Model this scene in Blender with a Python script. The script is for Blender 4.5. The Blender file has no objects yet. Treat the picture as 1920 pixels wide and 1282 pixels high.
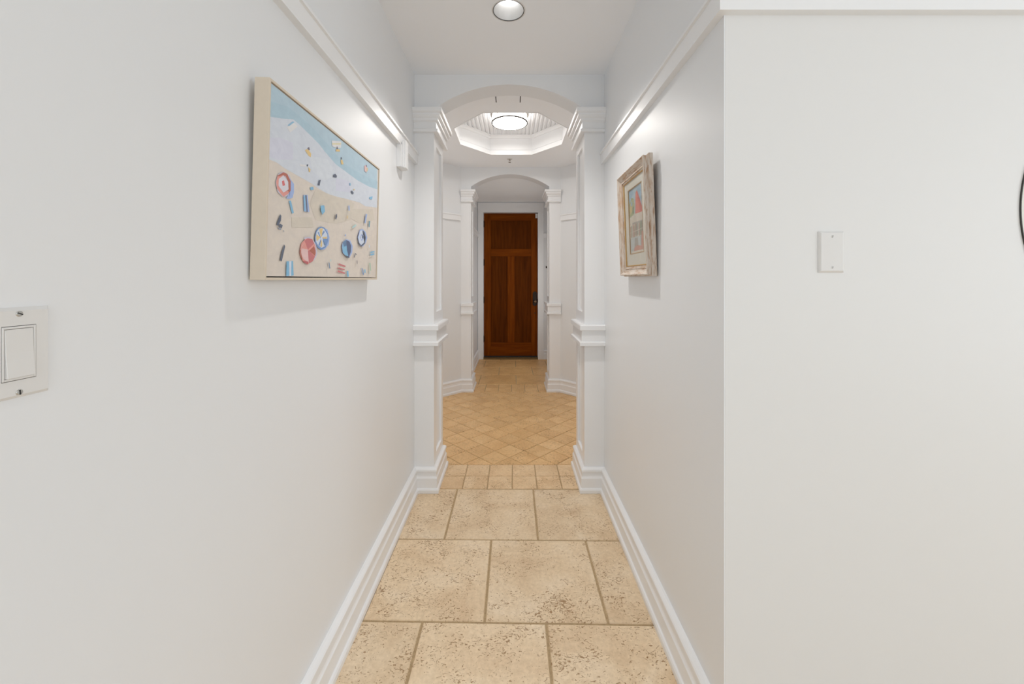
import bpy, bmesh, math, random
from mathutils import Vector, Matrix

# ------------------------------------------------------------------ camera, world, light, exposure
scene = bpy.context.scene
COL = scene.collection
F_PX, U0, V0, CAM_H = 738.0, 961.5, 522.5, 1.32      # focal length and horizon of the 1920x1282 frame

cam_data = bpy.data.cameras.new('camera')
cam = bpy.data.objects.new('camera', cam_data)
COL.objects.link(cam)
cam_data.sensor_fit = 'HORIZONTAL'
cam_data.sensor_width = 36.0
cam_data.lens = F_PX / 1920 * 36.0
cam_data.shift_x = (960 - U0) / 1920
cam_data.shift_y = -(641 - V0) / 1920
cam_data.clip_start = 0.02
cam.location = (0, 0, CAM_H)
cam.rotation_euler = (math.pi / 2, 0, 0)
scene.camera = cam

scene.view_settings.view_transform = 'Standard'
scene.view_settings.look = 'None'
scene.view_settings.gamma = 1.0
scene.view_settings.use_curve_mapping = False
scene.view_settings.exposure = 0.88
try:
    scene.cycles.max_bounces = 14
    scene.cycles.diffuse_bounces = 10
    scene.cycles.glossy_bounces = 5
    scene.cycles.sample_clamp_indirect = 6.0
except Exception:
    pass

world = bpy.data.worlds.new('daylight')
scene.world = world
world.use_nodes = True
wb = world.node_tree.nodes['Background']
wb.inputs[0].default_value = (0.92, 0.96, 1.0, 1)
wb.inputs[1].default_value = 0.4

K_FILL = 1.0       # fill lights added at the unseen windows
K_CAN = 1.0
K_DRUM = 1.0

def area(name, loc, direction, sx, sy, power, col, spread=math.pi):
    l = bpy.data.lights.new(name, 'AREA')
    l.shape = 'RECTANGLE'; l.size = sx; l.size_y = sy
    l.energy = power; l.color = col; l.spread = spread
    o = bpy.data.objects.new(name, l)
    o.location = loc
    o.rotation_euler = Vector(direction).to_track_quat('-Z', 'Y').to_euler()
    COL.objects.link(o)
    return o

# lights added at unseen windows of the camera's room (back and right walls)
area('window_daylight', (0.55, -3.05, 1.35), (0, 1, 0.62), 1.9, 1.9, 14 * K_FILL, (0.87, 0.942, 1.0))
area('window_daylight', (2.75, -3.05, 1.35), (0, 1, 0.62), 1.7, 1.9, 5 * K_FILL, (0.87, 0.942, 1.0))
area('window_daylight', (3.95, -1.0, 1.45), (-1, 0, 0), 2.2, 1.9, 20 * K_FILL, (0.87, 0.942, 1.0))

# fill lights added on the foyer's two unseen side flats
area('foyer_fill', (-1.10, 3.60, 1.35), (1, 0, 0), 0.62, 1.7, 1.5 * K_FILL, (1.0, 0.96, 0.91))
area('foyer_fill', (1.055, 3.60, 1.35), (-1, 0, 0), 0.62, 1.7, 1.5 * K_FILL, (1.0, 0.96, 0.91))
# fill light added on the hidden right side of the entry vestibule
area('entry_fill', (0.665, 5.65, 1.30), (-1, 0, 0), 0.9, 1.3, 2.6 * K_FILL, (1.0, 0.96, 0.90))

# ------------------------------------------------------------------ helpers
def tag(o, label=None, cat=None, group=None, kind=None):
    if label: o['label'] = label
    if cat: o['category'] = cat
    if group: o['group'] = group
    if kind: o['kind'] = kind
    return o

def empty(name, loc=(0, 0, 0), rot=(0, 0, 0)):
    o = bpy.data.objects.new(name, None)
    o.location = loc; o.rotation_euler = rot
    o.empty_display_size = 0.1
    COL.objects.link(o)
    return o

class MB:
    def __init__(s):
        s.v = []; s.f = []; s.m = []; s.c = []
    def add(s, verts, faces, m=0, col=None):
        b = len(s.v); s.v += [tuple(p) for p in verts]
        for f in faces:
            s.f.append([b + i for i in f]); s.m.append(m); s.c.append(col)
        return s
    def box(s, x0, x1, y0, y1, z0, z1, m=0, col=None):
        v = [(x0, y0, z0), (x1, y0, z0), (x1, y1, z0), (x0, y1, z0), (x0, y0, z1), (x1, y0, z1), (x1, y1, z1), (x0, y1, z1)]
        return s.add(v, [(0, 3, 2, 1), (4, 5, 6, 7), (0, 1, 5, 4), (1, 2, 6, 5), (2, 3, 7, 6), (3, 0, 4, 7)], m, col)
    def prism(s, poly, vec, m=0, col=None):
        n = len(poly); vec = Vector(vec)
        v = [Vector(p) for p in poly] + [Vector(p) + vec for p in poly]
        f = [list(range(n))[::-1], list(range(n, 2 * n))] + [(i, (i + 1) % n, n + (i + 1) % n, n + i) for i in range(n)]
        return s.add(v, f, m, col)
    def sweep(s, path, prof, closed=False, m=0):
        """profile (t, z) carried along a plan path; t is measured to the right of the direction of travel"""
        n = len(path); k = len(prof); P = [Vector(p) for p in path]; rings = []
        for i in range(n):
            def nrm(a, b):
                d = (P[b] - P[a]).normalized(); return Vector((d.y, -d.x))
            ns = []
            if closed or i > 0: ns.append(nrm((i - 1) % n, i))
            if closed or i < n - 1: ns.append(nrm(i, (i + 1) % n))
            if len(ns) == 2:
                mv = (ns[0] + ns[1]) / (1 + ns[0].dot(ns[1]))
            else: mv = ns[0]
            rings.append([(P[i].x + mv.x * t, P[i].y + mv.y * t, z) for t, z in prof])
        v = [p for r in rings for p in r]; f = []
        for i in range(n if closed else n - 1):
            j = (i + 1) % n
            for a in range(k):
                b = (a + 1) % k
                f.append((i * k + a, i * k + b, j * k + b, j * k + a))
        if not closed:
            f.append(list(range(k))); f.append(list(range((n - 1) * k, n * k))[::-1])
        return s.add(v, f, m)
    def lathe(s, prof, c=(0, 0, 0), axis='Z', seg=48, m=0, sx=1.0, sy=1.0):
        n = len(prof); v = []; f = []
        for i in range(seg):
            a = 2 * math.pi * i / seg
            for r, h in prof:
                x, y = r * math.cos(a) * sx, r * math.sin(a) * sy
                if axis == 'Z': p = (c[0] + x, c[1] + y, c[2] + h)
                elif axis == 'Y': p = (c[0] + x, c[1] + h, c[2] + y)
                else: p = (c[0] + h, c[1] + x, c[2] + y)
                v.append(p)
        for i in range(seg):
            j = (i + 1) % seg
            for a in range(n - 1):
                f.append((i * n + a, j * n + a, j * n + a + 1, i * n + a + 1))
        return s.add(v, f, m)
    def tube(s, pts, r, seg=10, m=0):
        P = [Vector(p) for p in pts]; k = len(P); v = []; f = []
        for i, p in enumerate(P):
            d = (P[min(i + 1, k - 1)] - P[max(i - 1, 0)]).normalized()
            u = d.orthogonal().normalized() if i == 0 else (u - d * u.dot(d)).normalized()
            w = d.cross(u)
            for a in range(seg):
                t = 2 * math.pi * a / seg
                v.append(p + u * math.cos(t) * r + w * math.sin(t) * r)
        for i in range(k - 1):
            for a in range(seg):
                b = (a + 1) % seg
                f.append((i * seg + a, i * seg + b, (i + 1) * seg + b, (i + 1) * seg + a))
        f.append(list(range(seg))[::-1]); f.append(list(range((k - 1) * seg, k * seg)))
        return s.add(v, f, m)
    def build(s, name, mats, parent=None, bevel=0.0, smooth=False, merge=False, seg=2, recalc=True):
        me = bpy.data.meshes.new(name)
        me.from_pydata(s.v, [], s.f)
        if not isinstance(mats, (list, tuple)): mats = [mats]
        for mt in mats: me.materials.append(mt)
        for p, mi in zip(me.polygons, s.m): p.material_index = mi
        if any(c is not None for c in s.c):
            at = me.color_attributes.new('Col', 'FLOAT_COLOR', 'CORNER')
            for p, c in zip(me.polygons, s.c):
                for li in p.loop_indices: at.data[li].color = (*(c or (0.5, 0.5, 0.5)), 1)
        if recalc or merge:
            bm = bmesh.new(); bm.from_mesh(me)
            if merge: bmesh.ops.remove_doubles(bm, verts=bm.verts, dist=1e-5)
            if recalc: bmesh.ops.recalc_face_normals(bm, faces=bm.faces)
            bm.to_mesh(me); bm.free()
        o = bpy.data.objects.new(name, me); COL.objects.link(o)
        if parent: o.parent = parent
        if smooth:
            me.shade_smooth()
            md = o.modifiers.new('edges', 'EDGE_SPLIT'); md.split_angle = math.radians(35)
        if bevel > 0:
            b = o.modifiers.new('bevel', 'BEVEL'); b.width = bevel; b.segments = seg
            b.limit_method = 'ANGLE'; b.angle_limit = math.radians(40)
        return o

def plate(outer, holes, z, m=0):
    """flat face at height z with holes cut through it"""
    bm = bmesh.new(); E = []
    for loop in [outer] + holes:
        vs = [bm.verts.new((x, y, z)) for x, y in loop]
        E += [bm.edges.new((vs[i], vs[(i + 1) % len(vs)])) for i in range(len(vs))]
    bmesh.ops.triangle_fill(bm, use_beauty=True, use_dissolve=False, edges=E, normal=(0, 0, -1))
    bm.verts.ensure_lookup_table(); bm.verts.index_update()
    return [tuple(v.co) for v in bm.verts], [[v.index for v in f.verts] for f in bm.faces]

def circ(cx, cy, r, n=48):
    return [(cx + r * math.cos(2 * math.pi * i / n), cy + r * math.sin(2 * math.pi * i / n)) for i in range(n)]

# ------------------------------------------------------------------ materials
def new_mat(name):
    m = bpy.data.materials.new(name); m.use_nodes = True
    nt = m.node_tree
    return m, nt, nt.nodes['Principled BSDF']

def srgb(r, g, b):
    def c(v):
        v /= 255.0
        return v / 12.92 if v <= 0.04045 else ((v + 0.055) / 1.055) ** 2.4
    return (c(r), c(g), c(b))

def coords(nt, scale=(1, 1, 1), kind='Object'):
    t = nt.nodes.new('ShaderNodeTexCoord'); mp = nt.nodes.new('ShaderNodeMapping')
    mp.inputs['Scale'].default_value = scale
    nt.links.new(t.outputs[kind], mp.inputs['Vector'])
    return mp.outputs['Vector']

def noise(nt, vec, scale, detail=3, rough=0.5, dist=0.0):
    n = nt.nodes.new('ShaderNodeTexNoise')
    n.inputs['Scale'].default_value = scale; n.inputs['Detail'].default_value = detail
    n.inputs['Roughness'].default_value = rough; n.inputs['Distortion'].default_value = dist
    nt.links.new(vec, n.inputs['Vector']); return n.outputs['Fac']

def ramp(nt, fac, stops, interp='LINEAR'):
    r = nt.nodes.new('ShaderNodeValToRGB'); r.color_ramp.interpolation = interp
    els = r.color_ramp.elements
    while len(els) < len(stops): els.new(0.5)
    for e, (p, c) in zip(els, stops):
        e.position = p; e.color = (*c, 1) if len(c) == 3 else c
    nt.links.new(fac, r.inputs[0]); return r.outputs[0]

def mixc(nt, a, b, fac, mode='MIX'):
    n = nt.nodes.new('ShaderNodeMix'); n.data_type = 'RGBA'; n.blend_type = mode
    for k, v in ((0, fac), (6, a), (7, b)):
        if hasattr(v, 'is_linked') or hasattr(v, 'links'): nt.links.new(v, n.inputs[k])
        elif isinstance(v, (int, float)): n.inputs[k].default_value = v
        else: n.inputs[k].default_value = (*v, 1)
    return n.outputs[2]

def math_n(nt, op, a, b=0.0):
    n = nt.nodes.new('ShaderNodeMath'); n.operation = op
    for k, v in ((0, a), (1, b)):
        if isinstance(v, (int, float)): n.inputs[k].default_value = v
        else: nt.links.new(v, n.inputs[k])
    return n.outputs[0]

def bump(nt, bs, h, strength, dist=0.001):
    b = nt.nodes.new('ShaderNodeBump'); b.inputs['Strength'].default_value = strength
    b.inputs['Distance'].default_value = dist
    nt.links.new(h, b.inputs['Height']); nt.links.new(b.outputs['Normal'], bs.inputs['Normal'])

def paint_mat(name, col, rough, bscale=220, bstr=0.12, spec=0.5):
    m, nt, bs = new_mat(name)
    v = coords(nt)
    n1 = noise(nt, v, 1.3, 2)
    c = mixc(nt, tuple(x * 0.985 for x in col), col, n1)
    nt.links.new(c, bs.inputs['Base Color'])
    bs.inputs['Roughness'].default_value = rough
    bs.inputs['Specular IOR Level'].default_value = spec
    if bstr: bump(nt, bs, noise(nt, v, bscale, 3), bstr, 0.0008)
    return m

M_WALL = paint_mat('satin white wall paint', (0.785, 0.802, 0.822), 0.36, 90, 0.10)
M_RWALL = paint_mat('matt white wall paint', (0.745, 0.746, 0.740), 0.5, 90, 0.06)
M_CEIL = paint_mat('flat white ceiling paint', (0.875, 0.895, 0.925), 0.8, 160, 0.05, 0.3)
M_TRIM = paint_mat('semi gloss white trim paint', (0.835, 0.845, 0.86), 0.28, 40, 0.03)
M_PLASTIC = paint_mat('white plastic', (0.73, 0.725, 0.715), 0.25, 200, 0.0)

def simple(name, col, rough=0.4, metal=0.0, emit=None, es=0.0):
    m, nt, bs = new_mat(name)
    v = coords(nt)
    c = mixc(nt, tuple(x * 0.93 for x in col), col, noise(nt, v, 60, 2))
    nt.links.new(c, bs.inputs['Base Color'])
    bs.inputs['Roughness'].default_value = rough; bs.inputs['Metallic'].default_value = metal
    if emit:
        bs.inputs['Emission Color'].default_value = (*emit, 1); bs.inputs['Emission Strength'].default_value = es
    return m

M_GAP = simple('dark gap', (0.03, 0.03, 0.03), 0.8)
M_CHROME = simple('brushed nickel', (0.55, 0.52, 0.47), 0.3, 1.0)
M_SCREW = simple('screw metal', (0.6, 0.6, 0.58), 0.3, 1.0)
M_BRONZE = simple('oil rubbed bronze', (0.022, 0.014, 0.01), 0.35, 0.6)
M_BRASS = simple('worn brass threshold', (0.35, 0.24, 0.10), 0.4, 0.7)
M_REFLECTOR = simple('white reflector cone', (0.70, 0.71, 0.72), 0.25)
M_CANLAMP = simple('lit can lamp', (1, 1, 1), 0.5, 0, (1.0, 0.97, 0.93), 1.5 * K_CAN)
M_DRUM = simple('lit opal acrylic face', (0.9, 0.9, 0.88), 0.5, 0, (1.0, 0.95, 0.89), 14.0 * K_DRUM)
M_DRUMS = simple('lit opal acrylic side', (0.9, 0.9, 0.88), 0.5, 0, (1.0, 0.94, 0.87), 3.6 * K_DRUM)
M_DKMET = simple('aged nickel', (0.05, 0.042, 0.032), 0.6, 0.0)
M_RING = simple('dark thin ring', (0.06, 0.06, 0.06), 0.4)

def tile_mat():
    m, nt, bs = new_mat('tumbled travertine tile')
    v0 = coords(nt)
    at = nt.nodes.new('ShaderNodeAttribute'); at.attribute_name = 'Col'
    sep = nt.nodes.new('ShaderNodeSeparateColor'); nt.links.new(at.outputs['Color'], sep.inputs[0])
    rnd, small = sep.outputs[0], sep.outputs[2]  # small: amount of the zone tint, whatever the tile size
    # each tile is cut from another place in the stone
    off = nt.nodes.new('ShaderNodeVectorMath'); off.operation = 'MULTIPLY_ADD'
    nt.links.new(at.outputs['Color'], off.inputs[0]); off.inputs[1].default_value = (37, 53, 0); nt.links.new(v0, off.inputs[2])
    v = off.outputs[0]
    cloud = noise(nt, v, 5.0, 5, 0.6, 0.6)
    base = ramp(nt, cloud, [(0.30, srgb(218, 193, 161)), (0.5, srgb(230, 209, 179)), (0.72, srgb(238, 221, 196))])
    fine = noise(nt, v, 60, 4, 0.7)
    base = mixc(nt, base, ramp(nt, fine, [(0.35, (0.83, 0.79, 0.74)), (0.65, (1.04, 1.03, 1.02))]), 0.7, 'MULTIPLY')
    tone = ramp(nt, rnd, [(0.0, (0.96, 0.945, 0.92)), (1.0, (1.06, 1.05, 1.03))])
    base = mixc(nt, base, tone, 1.0, 'MULTIPLY')
    base = mixc(nt, base, mixc(nt, base, (0.97, 0.77, 0.50), 1.0, 'MULTIPLY'), small)  # warmer, dimmer light beyond the arch painted in as deeper tan
    # pits: stretched little holes, gathered in patches
    mp = nt.nodes.new('ShaderNodeMapping'); mp.inputs['Scale'].default_value = (1.0, 1.5, 1.0); nt.links.new(v, mp.inputs['Vector'])
    pn = noise(nt, mp.outputs[0], 46, 2.0, 0.55, 2.6)
    patch = noise(nt, v, 7.0, 3, 0.55, 0.5)
    thr = math_n(nt, 'ADD', pn, math_n(nt, 'MULTIPLY', math_n(nt, 'SUBTRACT', patch, 0.5), 0.42))
    pit = ramp(nt, thr, [(0.612, (0, 0, 0)), (0.67, (1, 1, 1))])
    base = mixc(nt, base, srgb(150, 112, 68), math_n(nt, 'MULTIPLY', pit, 0.85))
    nt.links.new(base, bs.inputs['Base Color'])
    bs.inputs['Roughness'].default_value = 0.42
    h = math_n(nt, 'ADD', math_n(nt, 'MULTIPLY', pit, -1.0), math_n(nt, 'MULTIPLY', fine, 0.25))
    bump(nt, bs, h, 0.6, 0.0015)
    return m
M_TILE = tile_mat()

def grout_mat():
    m, nt, bs = new_mat('sanded tan grout')
    v = coords(nt)
    c = ramp(nt, noise(nt, v, 90, 4, 0.7), [(0.3, srgb(160, 137, 104)), (0.7, srgb(188, 164, 128))])
    nt.links.new(c, bs.inputs['Base Color']); bs.inputs['Roughness'].default_value = 0.9
    return m
M_GROUT = grout_mat()

def wood_mat(name, axis, dark=1.0):
    m, nt, bs = new_mat(name)
    sc = (14, 14, 0.9) if axis == 'Z' else (0.9, 14, 14)
    v = coords(nt, sc)
    n1 = noise(nt, v, 1.6, 5, 0.6, 0.8)
    n2 = noise(nt, coords(nt, (160, 160, 5) if axis == 'Z' else (5, 160, 160)), 1.0, 2)
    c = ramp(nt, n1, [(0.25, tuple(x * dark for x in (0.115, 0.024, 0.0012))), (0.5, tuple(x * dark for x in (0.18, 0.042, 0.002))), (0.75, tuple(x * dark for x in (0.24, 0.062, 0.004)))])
    c = mixc(nt, c, ramp(nt, n2, [(0.35, (0.78, 0.74, 0.7)), (0.6, (1, 1, 1))]), 0.6, 'MULTIPLY')
    nt.links.new(c, bs.inputs['Base Color']); bs.inputs['Roughness'].default_value = 0.6; bs.inputs['Specular IOR Level'].default_value = 0.06
    bump(nt, bs, n2, 0.08, 0.0005)
    return m
M_WOODV = wood_mat('stained fir vertical grain', 'Z')
M_WOODH = wood_mat('stained fir horizontal grain', 'X')
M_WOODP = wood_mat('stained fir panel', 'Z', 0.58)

def white_wash():
    m, nt, bs = new_mat('whitewashed distressed wood')
    v = coords(nt, (55, 9, 9))
    at = nt.nodes.new('ShaderNodeAttribute'); at.attribute_name = 'Col'
    # r channel picks grain along the upright (1) or along the rail (0)
    va = coords(nt, (60, 60, 7)); vb = coords(nt, (60, 7, 60))
    na = noise(nt, va, 2.2, 5, 0.65, 0.6); nb = noise(nt, vb, 2.2, 5, 0.65, 0.6)
    sep = nt.nodes.new('ShaderNodeSeparateColor'); nt.links.new(at.outputs['Color'], sep.inputs[0])
    n = nt.nodes.new('ShaderNodeMix'); n.data_type = 'FLOAT'
    nt.links.new(sep.outputs[0], n.inputs[0]); nt.links.new(nb, n.inputs[2]); nt.links.new(na, n.inputs[3])
    g = n.outputs[0]
    c = ramp(nt, g, [(0.28, srgb(146, 106, 78)), (0.40, srgb(178, 150, 126)), (0.50, srgb(202, 190, 178)), (0.72, srgb(214, 206, 198))])
    big = noise(nt, coords(nt, (1, 1, 1)), 12, 3)
    c = mixc(nt, c, srgb(186, 146, 106), ramp(nt, big, [(0.55, (0, 0, 0)), (0.75, (0.6, 0.6, 0.6))]))
    nt.links.new(c, bs.inputs['Base Color']); bs.inputs['Roughness'].default_value = 0.6
    bump(nt, bs, g, 0.5, 0.002)
    return m
M_WASH = white_wash()

def attr_paint(name, rough=0.6, nscale=30, amt=0.5, b=0.2):
    m, nt, bs = new_mat(name)
    at = nt.nodes.new('ShaderNodeAttribute'); at.attribute_name = 'Col'
    v = coords(nt, (nscale, nscale, nscale * 1.6))
    n = noise(nt, v, 1.0, 4, 0.65, 0.5)
    c = mixc(nt, at.outputs['Color'], ramp(nt, n, [(0.3, (0.88, 0.88, 0.9)), (0.7, (1.08, 1.07, 1.05))]), amt, 'MULTIPLY')
    nt.links.new(c, bs.inputs['Base Color']); bs.inputs['Roughness'].default_value = rough
    bump(nt, bs, n, b, 0.001)
    return m
M_ART = attr_paint('brushed acrylic paint')
M_ART2 = attr_paint('watercolour', 0.7, 90, 1.0, 0.0)
M_MAPLE = simple('pale maple frame', srgb(216, 204, 187), 0.5)
M_MAT = simple('off white mat board', srgb(214, 210, 196), 0.8)
M_GOLD = simple('gilt fillet', srgb(186, 148, 84), 0.4, 0.5)

def glass_pane():
    m = bpy.data.materials.new('picture glass'); m.use_nodes = True; nt = m.node_tree
    for n in list(nt.nodes): nt.nodes.remove(n)
    out = nt.nodes.new('ShaderNodeOutputMaterial'); mx = nt.nodes.new('ShaderNodeMixShader')
    tr = nt.nodes.new('ShaderNodeBsdfTransparent'); gl = nt.nodes.new('ShaderNodeBsdfGlossy'); fr = nt.nodes.new('ShaderNodeLayerWeight')
    gl.inputs['Roughness'].default_value = 0.03; fr.inputs['Blend'].default_value = 0.5
    p5 = math_n(nt, 'ADD', math_n(nt, 'MULTIPLY', math_n(nt, 'POWER', fr.outputs['Facing'], 5.0), 0.9), 0.03)
    nt.links.new(p5, mx.inputs[0]); nt.links.new(tr.outputs[0], mx.inputs[1]); nt.links.new(gl.outputs[0], mx.inputs[2])
    nt.links.new(mx.outputs[0], out.inputs[0])
    return m
M_GLASS = glass_pane()
def foxed_mirror():
    m, nt, bs = new_mat('aged mirror glass')
    n = noise(nt, coords(nt), 14, 4, 0.6, 0.5)
    c = ramp(nt, n, [(0.26, srgb(160, 144, 118)), (0.38, srgb(188, 184, 172)), (0.8, srgb(198, 197, 188))])
    nt.links.new(c, bs.inputs['Base Color']); bs.inputs['Metallic'].default_value = 0.5; bs.inputs['Roughness'].default_value = 0.45
    return m
M_MIRROR = foxed_mirror()

# ------------------------------------------------------------------ measurements of the place (metres)
XL, XR = -0.613, 0.570            # hall side walls
YC = 1.0625                       # outside corner where the right wall turns away
YA, YAB, YP = 2.45, 2.60, 2.765   # first arch wall front / back, back of its pilasters
YS, YSB, YSP = 4.605, 4.775, 4.92 # second arch
OL, OR_ = -0.491, 0.446           # clear opening between pilasters
SL, SR = -0.490, 0.427
YD = 6.47                         # door wall
ZH, ZO, ZV = 2.59, 2.625, 2.578   # ceilings: hall, octagon, vestibule
WL, WR = -0.605, 0.560            # octagon end flats
VL, VR = -0.583, 0.640            # vestibule side walls
ROOM_X, ROOM_Y = 4.0, -3.1
OCT_A = 0.53

def struct(o):
    o['kind'] = 'structure'; return o

# ---- floor -------------------------------------------------------
def clip(poly, a, b, c):
    """keep a*x + b*y <= c"""
    out = []
    for i, p in enumerate(poly):
        q = poly[(i + 1) % len(poly)]
        dp, dq = a * p[0] + b * p[1] - c, a * q[0] + b * q[1] - c
        if dp <= 0: out.append(p)
        if (dp < 0 < dq) or (dq < 0 < dp):
            t = dp / (dp - dq); out.append((p[0] + t * (q[0] - p[0]), p[1] + t * (q[1] - p[1])))
    return out

def inset(poly, d):
    n = len(poly); A = sum(poly[i][0] * poly[(i + 1) % n][1] - poly[(i + 1) % n][0] * poly[i][1] for i in range(n)) / 2
    if A < 0: poly = poly[::-1]
    out = poly
    for i in range(n):
        p, q = poly[i], poly[(i + 1) % n]
        dx, dy = q[0] - p[0], q[1] - p[1]; L = math.hypot(dx, dy)
        if L < 1e-6: continue
        nx, ny = dy / L, -dx / L
        out = clip(out, nx, ny, nx * p[0] + ny * p[1] - d)
        if len(out) < 3: return []
    return out

fl = MB(); rt = random.Random(4)
FLOOR_TILE_H = 0.004
def tile(poly, small=0.0, g=0.0042, ch=0.003):  # small: strength of the painted warm-light tint
    lo = inset(poly, g)
    if len(lo) < 3: return
    hi = inset(poly, g + ch)
    if len(hi) != len(lo): hi = None
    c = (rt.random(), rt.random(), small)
    n = len(lo)
    if hi is None:
        fl.add([(x, y, 0) for x, y in lo], [list(range(n))], 0, c); return
    # match vertex order
    k0 = min(range(n), key=lambda k: (hi[k][0] - lo[0][0]) ** 2 + (hi[k][1] - lo[0][1]) ** 2)
    hi = hi[k0:] + hi[:k0]
    v = [(x, y, -FLOOR_TILE_H) for x, y in lo] + [(x, y, 0) for x, y in hi]
    fl.add(v, [list(range(n, 2 * n))] + [(i, (i + 1) % n, n + (i + 1) % n, n + i) for i in range(n)], 0, c)

def shear(x, y): # the hall's courses are laid slightly off square
    return (x, y - x * min(0.017, max(0.004, 0.017 - 0.0075 * (y - 1.5))))
T = 0.476
rows = [2.472 - 0.480 * i for i in range(13)]
for i in range(12):
    y1, y0 = rows[i], rows[i + 1]
    base = -0.348 if i % 2 == 0 else -0.109
    xmax = 4.2 if y0 < YC - 0.3 else XR + 0.02
    k = -3
    while base + k * T < xmax:
        a, b = max(base + k * T, XL - 0.02), min(base + (k + 1) * T, xmax)
        if b - a > 0.02:
            tile([shear(a, y0), shear(b, y0), shear(b, y1), shear(a, y1)])
        k += 1
# border bands of small square tiles, diagonal field between them
s = 0.1577
for (ya, x0) in ((2.472, -0.0035), (4.605, -0.014)):
    for r in range(2):
        for k in range(-8, 8):
            y0 = ya + (0.004 if ya < 3 else 0) + r * 0.160
            a, b = max(x0 + k * s, -0.64), min(x0 + (k + 1) * s, 0.60)
            if b - a > 0.02:
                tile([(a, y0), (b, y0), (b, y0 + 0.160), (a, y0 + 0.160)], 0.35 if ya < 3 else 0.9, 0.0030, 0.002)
DY0, DY1 = 2.796, 4.605
dg = 0.2235; q0 = (-0.026, 2.796 + 0.1135)
for i in range(-14, 24):
    for j in range(-14, 24):
        cx = q0[0] + (i - j) * dg / 2; cy = q0[1] + (i + j) * dg / 2
        if not (-1.25 < cx < 1.25 and DY0 - .2 < cy < DY1 + .2): continue
        p = [(cx, cy), (cx + dg / 2, cy + dg / 2), (cx, cy + dg), (cx - dg / 2, cy + dg / 2)]
        p = clip(p, 0, -1, -DY0); p = clip(p, 0, 1, DY1) if len(p) > 2 else []
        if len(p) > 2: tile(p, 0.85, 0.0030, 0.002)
for i in range(4):
    y0 = 4.925 + i * 0.48; y1 = min(y0 + 0.48, YD + 0.02)
    base = 0.043 if i % 2 == 0 else 0.281
    for k in range(-3, 3):
        a, b = max(base + k * T, VL - 0.02), min(base + (k + 1) * T, VR + 0.02)
        if b - a > 0.02: tile([(a, y0), (b, y0), (b, y1), (a, y1)], 1.0)  # large tiles, yet with the full painted warm-light tint
fl.box(-1.4, 4.2, -3.3, 6.6, -0.08, -0.0035, 1)
floor = struct(fl.build('floor', [M_TILE, M_GROUT], recalc=True))

# ---- walls -------------------------------------------------------
struct(MB().box(XL - 0.12, XL, ROOM_Y - 0.2, YA, 0, 2.9).build('wall_left', M_WALL))
w = MB()
w.box(XR, XR + 0.13, YC + 0.12, YA, 0, 2.9)
w.box(XR, XR + 0.13, YC, YC + 0.1201, 0, 2.9)
struct(w.build('wall_right', M_WALL, bevel=0.0))
struct(MB().box(XR + 0.0005, ROOM_X, YC - 0.0005, YC + 0.12, 0, 2.9).build('wall_right_return', M_RWALL, bevel=0.004))

# back and right walls of the room around the camera, with openings for the added, unseen windows
def wall_with_windows(name, along, fixed, a0, a1, wins, z0=0.5, z1=2.4, th=0.15):
    mb = MB()
    def bx(a, b, za, zb):
        if along == 'X': mb.box(a, b, fixed - th, fixed, za, zb)
        else: mb.box(fixed, fixed + th, a, b, za, zb)
    cur = a0
    for (p, q) in wins:
        bx(cur, p, 0, 2.9); bx(p, q, 0, z0); bx(p, q, z1, 2.9); cur = q
    bx(cur, a1, 0, 2.9)
    return struct(mb.build(name, M_RWALL))
BW = [(-0.4, 1.5), (1.9, 3.6)]
wall_with_windows('wall_back', 'X', ROOM_Y, XL, ROOM_X + 0.15, BW)
RW = [(-2.1, 0.1)]
wall_with_windows('wall_far_right', 'Y', ROOM_X, ROOM_Y, YC, RW)
for i, (ax, fx, (p, q)) in enumerate([('X', ROOM_Y, BW[0]), ('X', ROOM_Y, BW[1]), ('Y', ROOM_X, RW[0])]):
    mb = MB(); n = 3
    def bar(a, b, za, zb):
        if ax == 'X': mb.box(a, b, fx - 0.09, fx - 0.04, za, zb)
        else: mb.box(fx + 0.04, fx + 0.09, a, b, za, zb)
    bar(p, q, 0.5, 0.56); bar(p, q, 2.34, 2.4)
    for k in range(n + 1):
        c = p + (q - p) * k / n; bar(max(p, c - 0.025), min(q, c + 0.025), 0.5, 2.4)
    struct(mb.build('window_%d' % (i + 1), M_TRIM))

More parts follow.
